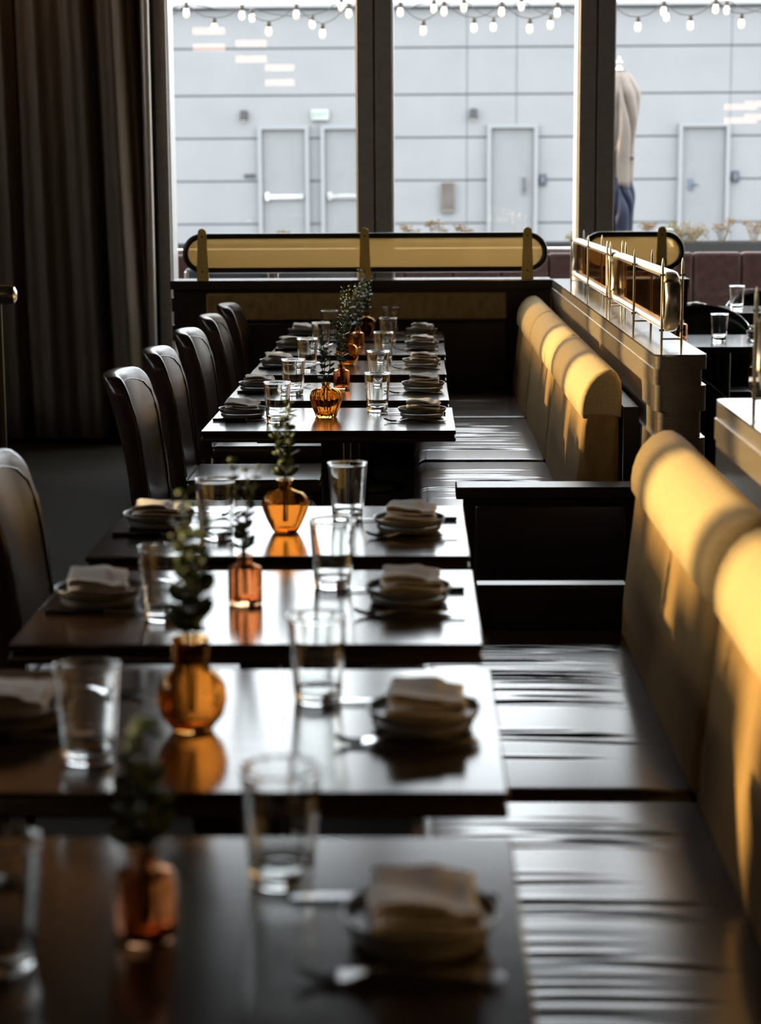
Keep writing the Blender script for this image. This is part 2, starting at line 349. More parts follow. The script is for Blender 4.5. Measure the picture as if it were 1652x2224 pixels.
# ------------------------------------------------------------------ booths
SX0, SX1 = -.03, .47
def wrinkle_field(nw, seed, L):
    rs = np.random.RandomState(seed); out = []
    for k in range(nw):
        out.append((rs.uniform(.12, .88)*L if k % 3 else rs.normal(.55, .16)*L, rs.uniform(.32, .7), rs.uniform(.16, .34), rs.uniform(.0006, .0026), rs.uniform(.004, .010), -.012+rs.uniform(-.012, .012), -.022+rs.uniform(-.008, .008)))
    return out
def cushion(name, y0, y1, ztop, parent, seed):
    L = y1-y0; nx, ny = 56, int(L*210); Wd = SX1-SX0
    X, Y = np.meshgrid(np.linspace(0, 1, nx), np.linspace(0, L, ny))
    ed = lambda d, r: -r + np.sqrt(np.maximum(0, r*r-np.maximum(0, r-d)**2))
    Z = ztop + .014*np.maximum(0, np.sin(PI*Y/L))**.8*np.minimum(1, .35+1.1*np.maximum(0, np.sin(PI*np.clip(X*.9+.05, 0, 1)))**.7)
    Z = Z + ed(np.minimum(Y, L-Y), .035) + ed(X*Wd, .05)
    for (c, xc, xs, am, wd, sl, cv) in wrinkle_field(32, seed, L):
        d = Y - c - sl*(X-.5) - cv*(X-.5)**2*4 - .002*np.sin(X*7+c*40)
        Z = Z - am*np.exp(-(d/wd)**2)*np.exp(-((X-xc)/xs)**4) + am*.5*np.exp(-((d-wd*2)/wd/1.3)**2)*np.exp(-((X-xc)/xs)**4)
    v = [(SX0+x*Wd, y0+y, z) for x, y, z in zip(X.ravel(), Y.ravel(), Z.ravel())]
    f = [(j*nx+i, j*nx+i+1, (j+1)*nx+i+1, (j+1)*nx+i) for j in range(ny-1) for i in range(nx-1)]
    # skirt to the bottom
    ring = [i for i in range(nx)] + [j*nx+nx-1 for j in range(1, ny)] + [(ny-1)*nx+i for i in range(nx-2, -1, -1)] + [j*nx for j in range(ny-2, 0, -1)]
    n0 = len(v); v += [(v[k][0], v[k][1], .335) for k in ring]; m = len(ring)
    f += [(ring[k], n0+k, n0+(k+1) % m, ring[(k+1) % m]) for k in range(m)] + [tuple(range(n0, n0+m))]
    return mesh_obj(name, v, f, 'seat_leather', parent, True)
CAP = [(.490, .765), (.484, .775), (.483, .80), (.486, .825), (.494, .852), (.508, .878), (.530, .900), (.555, .912), (.575, .913), (.595, .901), (.607, .877), (.61, .845), (.61, .765)]
PAD = [(.468, .43), (.469, .50), (.477, .58), (.487, .68), (.497, .765), (.51, .80), (.60, .80), (.605, .60), (.605, .43)]
def sweep(name, prof, y0, y1, m, parent, rnd=.02, wob=0., near=.055):
    cx = sum(p[0] for p in prof)/len(prof); cz = sum(p[1] for p in prof)/len(prof)
    # resample the outline
    P = [Vector((a, b)) for a, b in prof]; Q = []
    for i in range(len(P)):
        A, Bq = P[i], P[(i+1) % len(P)]; k = max(1, int((Bq-A).length/.02))
        for t in range(k): Q.append(A.lerp(Bq, t/k))
    L = y1-y0; ys = []
    for k in range(9): a = PI/2*k/8; ys.append((1-math.cos(a), 1-math.sin(a)))
    st = [(y0+near*d, s) for d, s in ys] + [(y0+.055+(L-.11)*k/12, 0) for k in range(1, 12)] + [(y1-.055*d, s) for d, s in reversed(ys)]
    n = len(Q); v = []; f = []
    for y, s in st:
        for q in Q:
            d = Vector((cx-q.x, cz-q.y)); d = d.normalized()*rnd*s if d.length else d
            bulge = 0
            if wob: bulge = -wob*max(0, math.sin(PI*(y-y0)/L))**.5 * (1 if q.x < cx else 0)
            v.append((q.x+d.x+bulge, y, q.y+d.y))
    m_ = len(st)
    for j in range(m_-1):
        for k in range(n): f.append((j*n+k, j*n+(k+1) % n, (j+1)*n+(k+1) % n, (j+1)*n+k))
    f += [tuple(range(n)), tuple((m_-1)*n+k for k in reversed(range(n)))]
    me = mesh_obj(name, v, f, m, parent, True)
    me.data.set_sharp_from_angle(angle=math.radians(40))
    return me
def booth(name, segs, label):
    e = empty(name, (0, 0, 0), label=label, cat='booth')
    for k, (a, b) in enumerate(segs):
        cushion('seat_cushion', (a if a != 5.86 else 5.50)+.004, b-.004, .438, e, int(a*100) % 97)
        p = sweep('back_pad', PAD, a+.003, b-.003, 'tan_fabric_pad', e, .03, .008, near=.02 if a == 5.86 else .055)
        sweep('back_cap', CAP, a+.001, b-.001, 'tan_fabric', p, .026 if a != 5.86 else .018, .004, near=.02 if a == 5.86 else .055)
    a, b = segs[0][0], segs[-1][1]
    B().box(.0, .46, a if a != 5.86 else 5.48, b, .09, .335).build('seat_base', 'dark_wood', e)
    B().box(.06, .60, a+.02, b-.02, 0, .09).build('plinth', 'dark_wood', e)
    B().rbox(.612, .662, a, b, 0, .80, .003, 1).build('back_frame', 'dark_wood', e)
    return e
booth('booth_bench', [(.52, 1.845), (1.85, 3.185), (3.19, 4.46)], 'near booth bench with brown leather seat cushions and sunlit tan fabric back')
booth('booth_bench', [(5.86, 7.24), (7.25, 8.60), (8.61, 9.86)], 'far booth bench with three tan back cushions, past the low divider')

# low divider between the two booths
e = empty('booth_divider', (0, 0, 0), label='low dark divider with padded leather panel at the end of the far booth', cat='divider')
B().box(.118, .612, 5.385, 5.465, 0, .598).build('body', 'dark_wood', e)
B().rbox(.096, .616, 5.36, 5.475, .598, .632, .004, 2).build('cap', 'dark_wood', e)
def puff(p): return (p.x, p.y - .014*max(0, 1-((p.x-.36)/.21)**4)*max(0, 1-((p.z-.42)/.16)**4) if p.y < 5.375 else p.y, p.z)
B().rbox(.148, .575, 5.358, 5.388, .25, .586, .014, 4, puff).build('padded_panel', 'panel_leather', e)
e = empty('bench_end_board', (0, 0, 0), label='low dark end board closing the near bench', cat='board')
B().rbox(.131, .478, 4.464, 4.51, .0, .537, .005, 2).build('board', 'dark_wood', e); B().rbox(.129, .48, 4.462, 4.512, .5372, .541, .0015, 1).build('edge_strip', 'dark_wood', e)

# ------------------------------------------------------------------ ledges behind the booths
def rounded_rect(x0, x1, y0, y1, r, ends):
    pts = []
    for cx, cy, a0, on in ((x1-r, y0+r, -90, ends[0]), (x1-r, y1-r, 0, ends[1]), (x0+r, y1-r, 90, ends[1]), (x0+r, y0+r, 180, ends[0])):
        if on: pts += [(cx+r*math.cos(math.radians(a0+90*k/6)), cy+r*math.sin(math.radians(a0+90*k/6))) for k in range(7)]
        else: pts.append((cx + (r if a0 in (-90, 0) else -r), cy + (-r if a0 in (-90, 180) else r)))
    return pts
def ledge(y0, y1, ends, label):
    e = empty('ledge_wall', (0, 0, 0), label=label, cat='ledge')
    x0, x1 = .664, .812
    B().prism(rounded_rect(x0, x1, y0, y1, .028, ends), 'z', .984, .990, True).build('top_plate', 'bronze_top', e)
    for k, (dz0, dz1, ins) in enumerate(((.948, .984, .0), (.902, .948, .011), (.828, .902, .0), (.752, .828, .012), (.66, .752, .0))):
        B().prism(rounded_rect(x0+(ins if k != 1 else -.004), x1-ins, y0+(ins if ends[0] else 0), y1, .026, ends), 'z', dz0, dz1, True).build('moulding', 'bronze', e)
    B().prism(rounded_rect(x0+.004, x1-.012, y0+.012, y1, .026, ends), 'z', 0, .66, True).build('wall_body', 'dark_wood', e)
    return e
ledge(5.50, 9.94, (1, 0), 'stepped bronze ledge wall behind the far booth carrying the metal rail screens')
ledge(.30, 4.37, (1, 1), 'stepped bronze ledge wall behind the near booth at the right edge')

def stadium(l0, l1, z0, z1, n=14):
    r = (z1-z0)/2; zc = (z0+z1)/2; pts = []
    for k in range(n+1): a = -PI/2+PI*k/n; pts.append((l1-r+r*math.cos(a), zc+r*math.sin(a)))
    for k in range(n+1): a = PI/2+PI*k/n; pts.append((l0+r+r*math.cos(a), zc+r*math.sin(a)))
    return pts
def band(poly, t, c, half):
    """stadium ring in a plane: outline poly, radial thickness t, half depth about c; returns verts (u, d, z) and faces"""
    n = len(poly); cs = []
    for i in range(n):
        a = Vector(poly[i-1]); b = Vector(poly[(i+1) % n]); tg = (b-a).normalized(); cs.append((Vector(poly[i]), Vector((-tg.y, tg.x))))
    prof = []
    for k in range(12):
        q = 2*PI*k/12; s = lambda x: math.copysign(abs(x)**.85, x)
        prof.append((t/2 + t/2*s(math.cos(q)), half*s(math.sin(q))))
    v = []; f = []
    for p, nr in cs:
        for d, w in prof: q = p+nr*d; v.append((q.x, c+w, q.y))
    m = len(prof)
    for i in range(n):
        for k in range(m): j = (i+1) % n; f.append((i*m+k, i*m+(k+1) % m, j*m+(k+1) % m, j*m+k))
    return v, f
def rail_screen(y0, y1, label, xc=.738):
    e = empty('rail_screen', (xc, y0, .99), label=label, cat='screen', group='metal rail screens on the bronze ledges')
    L = y1-y0; poly = stadium(.0, L, .043, .225)
    v, f = band(poly, .024, 0, .023); v = [(d, u, z) for u, d, z in v]
    b = B(); b.add(v, f, True); b.build('frame', 'satin_metal', e)
    g = B(); g.prism(stadium(.018, L-.018, .061, .207), 'x', -.004, .004, False); g.build('glass', 'brown_sheet', e)
    for yy in (.035, L*.48, L-.035):
        for s in (-1, 1):
            p = B().tube([(s*.029, yy, 0), (s*.029, yy, .232), (s*.029, yy, .248), (s*.029, yy, .264)], [.0042, .0042, .0036, .0008], 8).build('post', 'satin_metal', e)
            for z in (.052, .214): B().tube([(s*.022, yy, z), (s*.036, yy, z)], .0035, 6).build('bolt', 'dark_bronze', p)
        B().tube([(-.029, yy, .026), (.029, yy, .026)], .003, 6).build('cross_bar', 'satin_metal', e)
    return e
rail_screen(5.70, 7.36, 'polished rail screen with brown glass on the far ledge, nearer of the two')
rail_screen(7.42, 9.26, 'polished rail screen with brown glass on the far ledge, next to the amber partition')
rail_screen(2.3, 4.16, 'polished rail screen on the near ledge at the right edge')

# ------------------------------------------------------------------ end partition with amber screen
def partition(x0, x1, label, panel=True):
    e = empty('end_partition', (0, 0, 0), label=label, cat='partition')
    B().box(x0+.03, x1, 9.97, 10.06, 0, .95).build('body', 'dark_wood', e)
    B().rbox(x0, x1, 9.90, 10.13, .982, .990, .002, 1).build('ledge_top', 'bronze_top', e)
    for dz0, dz1, ins in ((.945, .982, .004), (.90, .945, .014), (.83, .90, .004), (.76, .83, .014), (.68, .76, .004)):
        B().box(x0+ins, x1, 9.955 if dz0 < .94 else 9.905, 10.12-ins, dz0, dz1).build('moulding', 'dark_bronze', e)
    if panel:
        B().rbox(-1.10, .44, 9.915, 9.955, .785, .925, .012, 3).build('fabric_panel', 'tan_fabric_pad', e)
        B().rbox(-1.10, .44, 9.92, 9.955, .10, .775, .01, 2).build('leather_panel', 'panel_leather', e)
    else:
        B().rbox(x0+.05, x1-.03, 9.915, 9.955, .10, .93, .01, 2).build('leather_panel', 'panel_leather', e)
partition(-1.285, .664, 'dark end partition with tan fabric strip behind the farthest table')
partition(.83, 1.36, 'short dark partition behind the rail screens on the right', False)
def amber_screen(x0, x1, br, label):
    e = empty('amber_screen', (0, 9.95, .99), label=label, cat='screen', group='amber glass screens on the end partitions')
    v, f = band(stadium(x0, x1, .035, .238), .030, 0, .017); b = B(); b.add(v, f, True); b.build('frame', 'dark_bronze', e)
    B().prism(stadium(x0+.024, x1-.024, .059, .214), 'y', -.004, .004).build('glass', 'amber_sheet', e)
    for x in br:
        out = [(-.031, 0), (.031, 0), (.022, .235)] + [(.022*math.cos(PI*k/8), .241+.022*math.sin(PI*k/8)) for k in range(9)] + [(-.022, .235)]
        p = B().prism([(x+a, b) for a, b in out], 'y', -.030, -.020).build('bracket', 'brass', e)
        for z in (.045, .222): B().tube([(x, -.034, z), (x, -.028, z)], .005, 8).build('screw', 'dark_bronze', p)
amber_screen(-1.22, .645, (-1.115, -.287, .54), 'long amber glass screen with dark rounded frame and brass brackets on the end partition')
amber_screen(.815, 1.34, (1.22,), 'short amber glass screen seen through the rail screens on the right')

# ------------------------------------------------------------------ place settings
def make_glass():
    H = .125; o = [(.0295, 0), (.0320, .0012), (.0335, .005), (.0355, .03), (.0385, .07), (.0420, H-.0042), (.0428, H-.0032), (.0432, H-.0018), (.0427, H-.0005)]
    i_ = [(.0412, H), (.0399, H-.0006), (.0393, H-.002), (.0395, H-.004), (.0360, .07), (.0328, .03), (.0312, .019), (.0285, .0155), (.012, .0145)]
    b = B(); b.lathe(o+i_, 48, support=.0012); return b.build('water_glass', 'clear_glass')
def vase_bulb():
    o = [(.022, 0), (.026, .002), (.030, .008), (.040, .028), (.0485, .050), (.050, .060), (.0475, .072), (.038, .083), (.020, .0885), (.0135, .092), (.0125, .098), (.0145, .106), (.0185, .112)]
    return o, [(r-.003, z) for r, z in reversed(o[2:])] + [(.012, .006)]
def vase_globe():
    o = [(.020, 0), (.028, .002), (.030, .006), (.042, .020), (.048, .042), (.046, .060), (.038, .075), (.026, .083), (.025, .090), (.0255, .120), (.027, .126)]
    return o, [(r-.003, z) for r, z in reversed(o[2:])] + [(.012, .007)]
def vase_bottle():
    o = [(.026, 0), (.029, .003), (.0295, .010), (.0295, .060), (.027, .066), (.014, .071), (.0125, .076), (.0125, .084), (.016, .088)]
    return o, [(r-.004, z) for r, z in reversed(o[2:])] + [(.010, .012)]
def vase_pumpkin():
    o = [(.030, 0), (.033, .004), (.034, .012), (.042, .030), (.049, .055), (.049, .068), (.043, .082), (.028, .091), (.014, .093), (.011, .098), (.012, .104), (.016, .108)]
    return o, [(r-.003, z) for r, z in reversed(o[2:])] + [(.012, .008)]
def make_vase(kind):
    fn, m, ribs, amp = {'bulb': (vase_bulb, 'amber_glass', 0, 0), 'globe': (vase_globe, 'amber_glass', 0, 0), 'bottle': (vase_bottle, 'pink_amber_glass', 12, .05), 'pumpkin': (vase_pumpkin, 'amber_glass', 14, .11)}[kind]
    o, i_ = fn(); b = B(); b.lathe(o+i_, 56 if ribs else 40, ribs=ribs, ramp=amp); return b.build('bud_vase', m), o[-1][1]
VK = ['bottle', 'globe', 'bottle', 'bulb', 'pumpkin', 'bottle', 'globe', 'bottle', 'bulb']
VDESC = {'bottle': 'small ribbed amber glass bottle vase on ', 'globe': 'round amber glass vase with tall neck on ', 'bulb': 'bulbous amber glass vase with narrow neck on ', 'pumpkin': 'pumpkin-shaped ribbed amber glass vase on '}
def make_plate():
    o = [(.040, 0), (.062, .0012), (.0675, .005), (.0695, .0125), (.0690, .0138), (.0665, .0132), (.0645, .0075), (.03, .006)]
    b = B(); b.lathe(o, 44, support=.0012); return b.build('plate', 'stoneware')
def make_bowl():
    o = [(.036, 0), (.066, .0012), (.0725, .005), (.0768, .0150), (.0762, .0164), (.0738, .0158), (.0695, .0075), (.03, .0065)]
    b = B(); b.lathe(o, 44, support=.0012); return b.build('shallow_bowl', 'stoneware')
def make_napkin(seed):
    rs = random.Random(seed)
    path = [(.052, .004), (-.044, .004), (-.0515, .0075), (-.0515, .0105), (-.044, .0135), (.046, .0135), (.0515, .0165), (.0515, .0195), (.044, .0225), (-.042, .0225), (-.0485, .0255), (-.0485, .0285), (-.041, .0315), (.012, .0318), (.020, .0300), (.026, .0262), (.050, .0255)]
    # resample
    P = [Vector(p) for p in path]; Q = []
    for i in range(len(P)-1):
        k = max(1, int((P[i+1]-P[i]).length/.008))
        for t in range(k): Q.append(P[i].lerp(P[i+1], t/k))
    Q.append(P[-1]); n = len(Q); T = .0036; out = []
    for i, q in enumerate(Q):
        t = (Q[min(n-1, i+1)]-Q[max(0, i-1)]).normalized(); nr = Vector((-t.y, t.x)); out.append((q+nr*T/2, q-nr*T/2))
    loop = [a for a, b in out] + [b for a, b in reversed(out)]
    N = 15; v = []; f = []; m = len(loop); ph = [rs.uniform(0, 6) for _ in range(6)]
    for j in range(N):
        y = -.058+.116*j/(N-1)
        for p in loop:
            lv = min(1, p.y/.033)
            dz = lv*(.0028*math.sin(y*60+ph[0]+p.x*20)+.0022*math.sin(p.x*70+ph[1]+y*25)) + lv*.003*math.cos(y*22+ph[2])
            dx = .0022*math.sin(y*50+ph[3]+p.y*160); yy = y*(1+.035*math.sin(p.y*210+ph[4])) + .002*math.sin(p.x*55+ph[5])
            v.append((p.x+dx, yy, max(.0006, p.y+dz)))
    for j in range(N-1):
        for k in range(m): f.append((j*m+k, j*m+(k+1) % m, (j+1)*m+(k+1) % m, (j+1)*m+k))
    f += [tuple(range(m)), tuple((N-1)*m+k for k in reversed(range(m)))]
    return mesh_obj('napkin', v, f, 'linen', None, True)
def make_fork():
    """handle end at x=+.095, tines at x=-.095"""
    e = empty('fork'); v = []; f = []
    st = [(.095, .005, .004), (.090, .0095, .004), (.07, .0088, .0045), (.04, .006, .007), (.0, .0042, .0105), (-.022, .004, .0105), (-.036, .0065, .0075), (-.046, .0115, .0045), (-.058, .0125, .0032)]
    for x, wd, z in st: v += [(x, -wd, z), (x, wd, z), (x, wd, z+.0022), (x, -wd, z+.0022)]
    for i in range(len(st)-1):
        for k in range(4): f.append((i*4+k, i*4+(k+1) % 4, (i+1)*4+(k+1) % 4, (i+1)*4+k))
    f += [(0, 1, 2, 3), tuple((len(st)-1)*4+k for k in (3, 2, 1, 0))]
    b = B(); b.add(v, f, True); b.build('handle', 'steel', e)
    for k in range(4):
        y = -.0096+.0064*k
        B().tube([(-.057, y, .0043), (-.072, y, .0042), (-.086, y, .0075), (-.096, y, .0125)], [.0017, .0016, .0014, .0007], 6).build('tine', 'steel', e)
    return e
def make_knife():
    e = empty('knife')
    B().rbox(.0, .105, -.0075, .0075, .0, .0085, .003, 2).build('handle', 'knife_black', e)
    B().prism([(.002, -.006), (.002, .007), (-.085, .009), (-.105, .004), (-.108, -.003), (-.1, -.006)], 'z', .0025, .0045).build('blade', 'steel', e)
    return e
def leaf_mesh():
    n = 9; v = []; f = []
    for k in range(n):
        a = 2*PI*k/n; v.append((.5+.5*math.cos(a), .46*math.sin(a)*(1-.15*math.cos(a)), .10*(.5+.5*math.cos(a))**2+.05*abs(math.sin(a))))
    v += [(.45, 0, .045), (.45, 0, -.02)]
    for k in range(n): f += [(k, (k+1) % n, n), ((k+1) % n, k, n+1)]
    me = bpy.data.meshes.new('leaf'); me.from_pydata(v, [], f); me.polygons.foreach_set('use_smooth', [True]*len(f)); me.materials.append(MATS['leaf']); return me
LEAF = leaf_mesh()
def sprig(i, loc, h, zin, lsize, nst, seed, label):
    rs = random.Random(seed); e = empty('eucalyptus_sprig', loc, rs.uniform(0, 6), label=label, cat='plant', group='eucalyptus sprigs in the vases')
    for s in range(nst):
        a = 2*PI*s/nst + rs.uniform(-.4, .4); sp = rs.uniform(.06, .22); hh = h*rs.uniform(.62, 1.0) if s else h
        pts = [Vector((0.004*math.cos(a), 0.004*math.sin(a), -zin))]
        for k in range(1, 9):
            t = k/8; r = .004 + sp*hh*t**1.5; pts.append(Vector((r*math.cos(a)+.004*math.sin(t*5+s), r*math.sin(a)+.004*math.cos(t*4+s), hh*t)))
        B().tube(pts, [.0016]*8+[.0009], 5).build('stem', 'stem', e)
        npair = max(5, int(hh/.0165))
        for k in range(npair):
            t = .06+.94*k/(npair-1); q = t*8; i0 = min(7, int(q)); p = pts[i0].lerp(pts[i0+1], q-i0) if i0 >= 1 else pts[1]*(q if q < 1 else 1)
            if p.z < .004: p = Vector((p.x, p.y, .004))
            az = k*PI/2 + rs.uniform(-.4, .4)
            for w in (0, PI):
                if rs.random() < .08: continue
                o = bpy.data.objects.new('leaf', LEAF); link(o, e); sc = lsize*(1.05-.55*t)*rs.uniform(.8, 1.2)
                o.location = p; o.scale = (sc, sc, sc); o.rotation_euler = (rs.uniform(-.4, .4), -rs.uniform(.25, .8), az+w)
glass0 = make_glass(); plate0 = make_plate(); bowl0 = make_bowl(); fork0 = make_fork(); knife0 = make_knife()
naps = [make_napkin(k) for k in range(4)]; vases = {k: make_vase(k) for k in ('bottle', 'globe', 'bulb', 'pumpkin')}
used = set()
def place(src, loc, rz, label, cat, group):
    if src.name in used: o = copy_tree(src)
    else: o = src; used.add(src.name)
    o.location = loc; o.rotation_euler = (0, 0, rz); return tag(o, label, cat, group)
GL = [(.262, .235), (.234, .135), (.225, .185), (.235, .195), (.217, .215), (.215, .19), (.211, .21), (.22, .22), (.22, .24)]
GR = [(.512, .46), (.512, .42), (.498, .445), (.498, .43), (.518, .50), (.503, .52), (.505, .52), (.51, .50), (.51, .48)]
PR = [(.657, .302), (.661, .283), (.637, .32), (.633, .285), (.661, .335), (.665, .32), (.662, .33), (.66, .32), (.66, .32)]
PL = [(.10, .31), (.103, .305), (.094, .312), (.098, .345), (.097, .35), (.085, .34), (.09, .33), (.09, .33), (.09, .33)]
VP = [(.391, .306), (.351, .272), (.352, .301), (.373, .272), (.36, .345), (.375, .376), (.36, .42), (.376, .376), (.393, .305)]
SH = [.13, .19, .165, .16, .15, .19, .19, .2, .2]; LS = [.034, .033, .026, .029, .027, .027, .027, .026, .026]; NS = [5, 5, 3, 4, 3, 4, 5, 4, 5]
for i, ty in enumerate(TY):
    T = tname(i); rs = random.Random(100+i); Z = TZ+.0004
    P = lambda q, z=0: (TX0+q[0], ty+q[1], Z+z)
    place(glass0, P(GR[i]), rs.uniform(0, 6), 'clear tumbler on the booth side of ' + T, 'glass', 'tumblers on the tables')
    place(glass0, P(GL[i]), rs.uniform(0, 6), 'clear tumbler on the chair side of ' + T, 'glass', 'tumblers on the tables')
    for side, q in (('booth', PR[i]), ('chair', PL[i])):
        if i == 0 and side == 'chair': continue
        place(plate0, P(q), 0, 'flat grey plate under the bowl on the %s side of %s' % (side, T), 'plate', 'stoneware plates')
        place(bowl0, P((q[0]+rs.uniform(-.002, .002), q[1]), .0142), rs.uniform(0, 6), 'shallow grey bowl holding a napkin on the %s side of %s' % (side, T), 'bowl', 'stoneware bowls')
        place(naps[(i*2+(side == 'chair')) % 4], P((q[0]+(.004 if side == 'booth' else -.002), q[1]), .0214), rs.uniform(-.12, .12) + (.0 if side == 'booth' else .12), 'folded cream linen napkin on the %s side of %s' % (side, T), 'napkin', 'folded linen napkins')
    place(fork0, P((.64, .200)), rs.uniform(-.06, .06), 'steel fork on the booth side of ' + T, 'fork', 'table forks')
    place(knife0, P((.632, .405)), rs.uniform(-.03, .03), 'black-handled knife on the booth side of ' + T, 'knife', 'table knives')
    place(fork0, P((.165, .45)), PI+rs.uniform(-.05, .05), 'steel fork on the chair side of ' + T, 'fork', 'table forks')
    if i > 0: place(knife0, P((.118, .228 if i < 4 else .25)), PI+rs.uniform(-.02, .02), 'black-handled knife on the chair side of ' + T, 'knife', 'table knives')
    vs_, vh = vases[VK[i]]
    place(vs_, P(VP[i]), rs.uniform(0, .3), VDESC[VK[i]] + T, 'vase', 'amber bud vases')
    sprig(i, P(VP[i], vh), SH[i], vh*.8, LS[i], NS[i], 40+i, 'eucalyptus sprig with round green leaves in the vase on ' + T)

# ------------------------------------------------------------------ handrail at the left edge
e = empty('handrail', (-1.1, 5.0, 0), label='polished metal handrail on a black post at the left edge', cat='handrail')
B().tube([(-1.2, 0, 1.195), (-.05, 0, 1.195), (.035, 0, 1.195), (.05, 0, 1.195), (.056, 0, 1.195)], [.025, .025, .025, .021, .010], 20).build('rail', 'chrome', e)
B().tube([(0, 0, 0), (0, 0, 1.185)], .016, 14).build('post', 'black_metal', e); B().lathe([(.06, 0), (.06, .006), (.02, .012), (.018, .03)], 24).build('flange', 'black_metal', e)
B().tube([(-1.1, 0, 0), (-1.1, 0, 1.185)], .016, 14).build('post', 'black_metal', e); B().lathe([(.06, 0), (.06, .006), (.02, .012), (.018, .03)], 24, -1.1).build('flange', 'black_metal', e)

# ------------------------------------------------------------------ tables and chairs on the right
def side_table(x0, x1, y0, y1, z, label):
    e = empty('side_table', ((x0+x1)/2, (y0+y1)/2, 0), label=label, cat='table', group='dark tables beyond the rail screens')
    w, d = (x1-x0)/2, (y1-y0)/2
    B().rbox(-w, w, -d, d, z-.028, z, .003, 2).build('table_top', 'table_dark', e)
    B().tube([(0, 0, .01), (0, 0, z-.028)], .03, 16).build('column', 'black_metal', e); B().lathe([(.24, 0), (.24, .008), (.05, .03), (.03, .05)], 32).build('base', 'black_metal', e)
    return e
side_table(.95, 1.85, 8.62, 9.32, .75, 'dark glossy table with a tumbler beyond the rail screens')
side_table(1.40, 2.35, 10.15, 10.70, .80, 'dark table near the window holding a tumbler and napkin roll')
place(glass0, (1.372, 8.96, .7504), 1, 'clear tumbler on the glossy table beyond the rail screens', 'glass', 'tumblers on the tables')
place(glass0, (1.69, 10.45, .8004), 2, 'clear tumbler on the dark table near the right window', 'glass', 'tumblers on the tables')
place(vases['bottle'][0], (1.215, 9.10, .7504), .1, 'small ribbed amber bottle half hidden behind the rail screen end', 'vase', 'amber bud vases')
place(plate0, (1.60, 9.12, .7504), 0, 'grey plate on the glossy table beyond the rail screens', 'plate', 'stoneware plates')
place(bowl0, (1.60, 9.12, .7646), 0, 'grey bowl on the glossy table beyond the rail screens', 'bowl', 'stoneware bowls')
place(naps[1], (1.60, 9.12, .7716), .3, 'taupe folded napkin at the right edge beyond the rail screens', 'napkin', 'folded linen napkins')
place(naps[2], (1.47, 10.42, .8004), .2, 'taupe folded napkin on the dark table near the right window', 'napkin', 'folded linen napkins')
place(fork0, (1.535, 8.78, .7504), -1.3, 'steel fork on the glossy table beyond the rail screens', 'fork', 'table forks')
def make_shell():
    e = empty('shell_chair'); n = 14
    v = []; f = []
    for j in range(9):
        z = .44+.41*j/8
        for s in (0, 1):
            for k in range(n+1):
                a = PI*(.08+.84*k/n); r = .235+.02*j/8 - s*.022; zz = z if j < 8 else z
                top = .80*math.sin(a)**.35+.2
                v.append((r*math.cos(a), .8*r*math.sin(a), .44+(zz-.44)*top))
    m = 2*(n+1)
    for j in range(8):
        for k in range(n):
            f += [(j*m+k, j*m+k+1, (j+1)*m+k+1, (j+1)*m+k), (j*m+n+2+k, j*m+n+1+k, (j+1)*m+n+1+k, (j+1)*m+n+2+k)]
        f += [(j*m, (j+1)*m, (j+1)*m+n+1, j*m+n+1), (j*m+n, j*m+2*n+1, (j+1)*m+2*n+1, (j+1)*m+n)]
    for k in range(n): f += [(8*m+k, 8*m+k+1, 8*m+n+2+k, 8*m+n+1+k), (k+1, k, n+1+k, n+2+k)]
    b = mesh_obj('backrest', v, f, 'black_shell', e, True)
    top = [Vector(v[8*m+k]).lerp(Vector(v[8*m+n+1+k]), .5)+Vector((0, 0, .003)) for k in range(n+1)]
    B().tube(top, .004, 6).build('trim', 'steel', b)
    B().rbox(-.21, .21, -.22, .17, .41, .46, .02, 3).build('seat', 'black_shell', e)
    for sx in (-1, 1):
        for sy in (-1, 1): B().tube([(sx*.15, sy*.13, .42), (sx*.21, sy*.19, 0)], .009, 8).build('leg', 'steel', e)
    return e
sh = make_shell(); first = True
for x, y, rz, lb in ((1.42, 9.72, 0, 'black tub chair behind the glossy table beyond the rail screens'), (1.75, 8.35, PI+.3, 'black tub chair in front of the glossy table at the right edge'),
                     (1.95, 10.98, 0, 'black tub chair by the right window behind the farther table'), (1.05, 6.75, PI/2+.2, 'black tub chair with steel legs seen between the two ledges')):
    o = sh if first else copy_tree(sh); first = False; o.location = (x, y, 0); o.rotation_euler.z = rz; tag(o, lb, 'chair', 'black tub chairs')

# ------------------------------------------------------------------ pendant lamps over the room (seen as reflections in the panes)
def pendant(x, y, z, wd, lb):
    e = empty('linear_pendant', (x, y, z), label=lb, cat='lamp', group='linear pendant lamps')
    for dz in (0, -.165):
        B().rbox(-wd/2, wd/2, -.035, .035, dz-.035, dz+.035, .01, 2).build('light_bar', 'lamp_warm', e)
    for s in (-1, 1): B().tube([(s*wd*.4, 0, -.13), (s*wd*.4, 0, ZC-z-.004)], .004, 6).build('suspension_rod', 'black_metal', e)
    B().rbox(-wd*.45, wd*.45, -.03, .03, ZC-z-.03, ZC-z-.002, .004, 1).build('ceiling_plate', 'black_metal', e)
for k, (u, v, Yl) in enumerate([(453, 67, 2.3), (545, 94, 1.4), (607, 147, .2), (1608, 232, -1.8), (1650, 225, -3.0)]):
    q = px(u, v, 2*(YF-.008)-Yl)
    pendant(q.x, Yl, q.z, .33 if k < 3 else .40, 'glowing linear pendant lamp, reflected %s' % ['high in the left window', 'below the first in the left window', 'lowest in the left window', 'in the right window', 'at the right edge of the right window'][k])

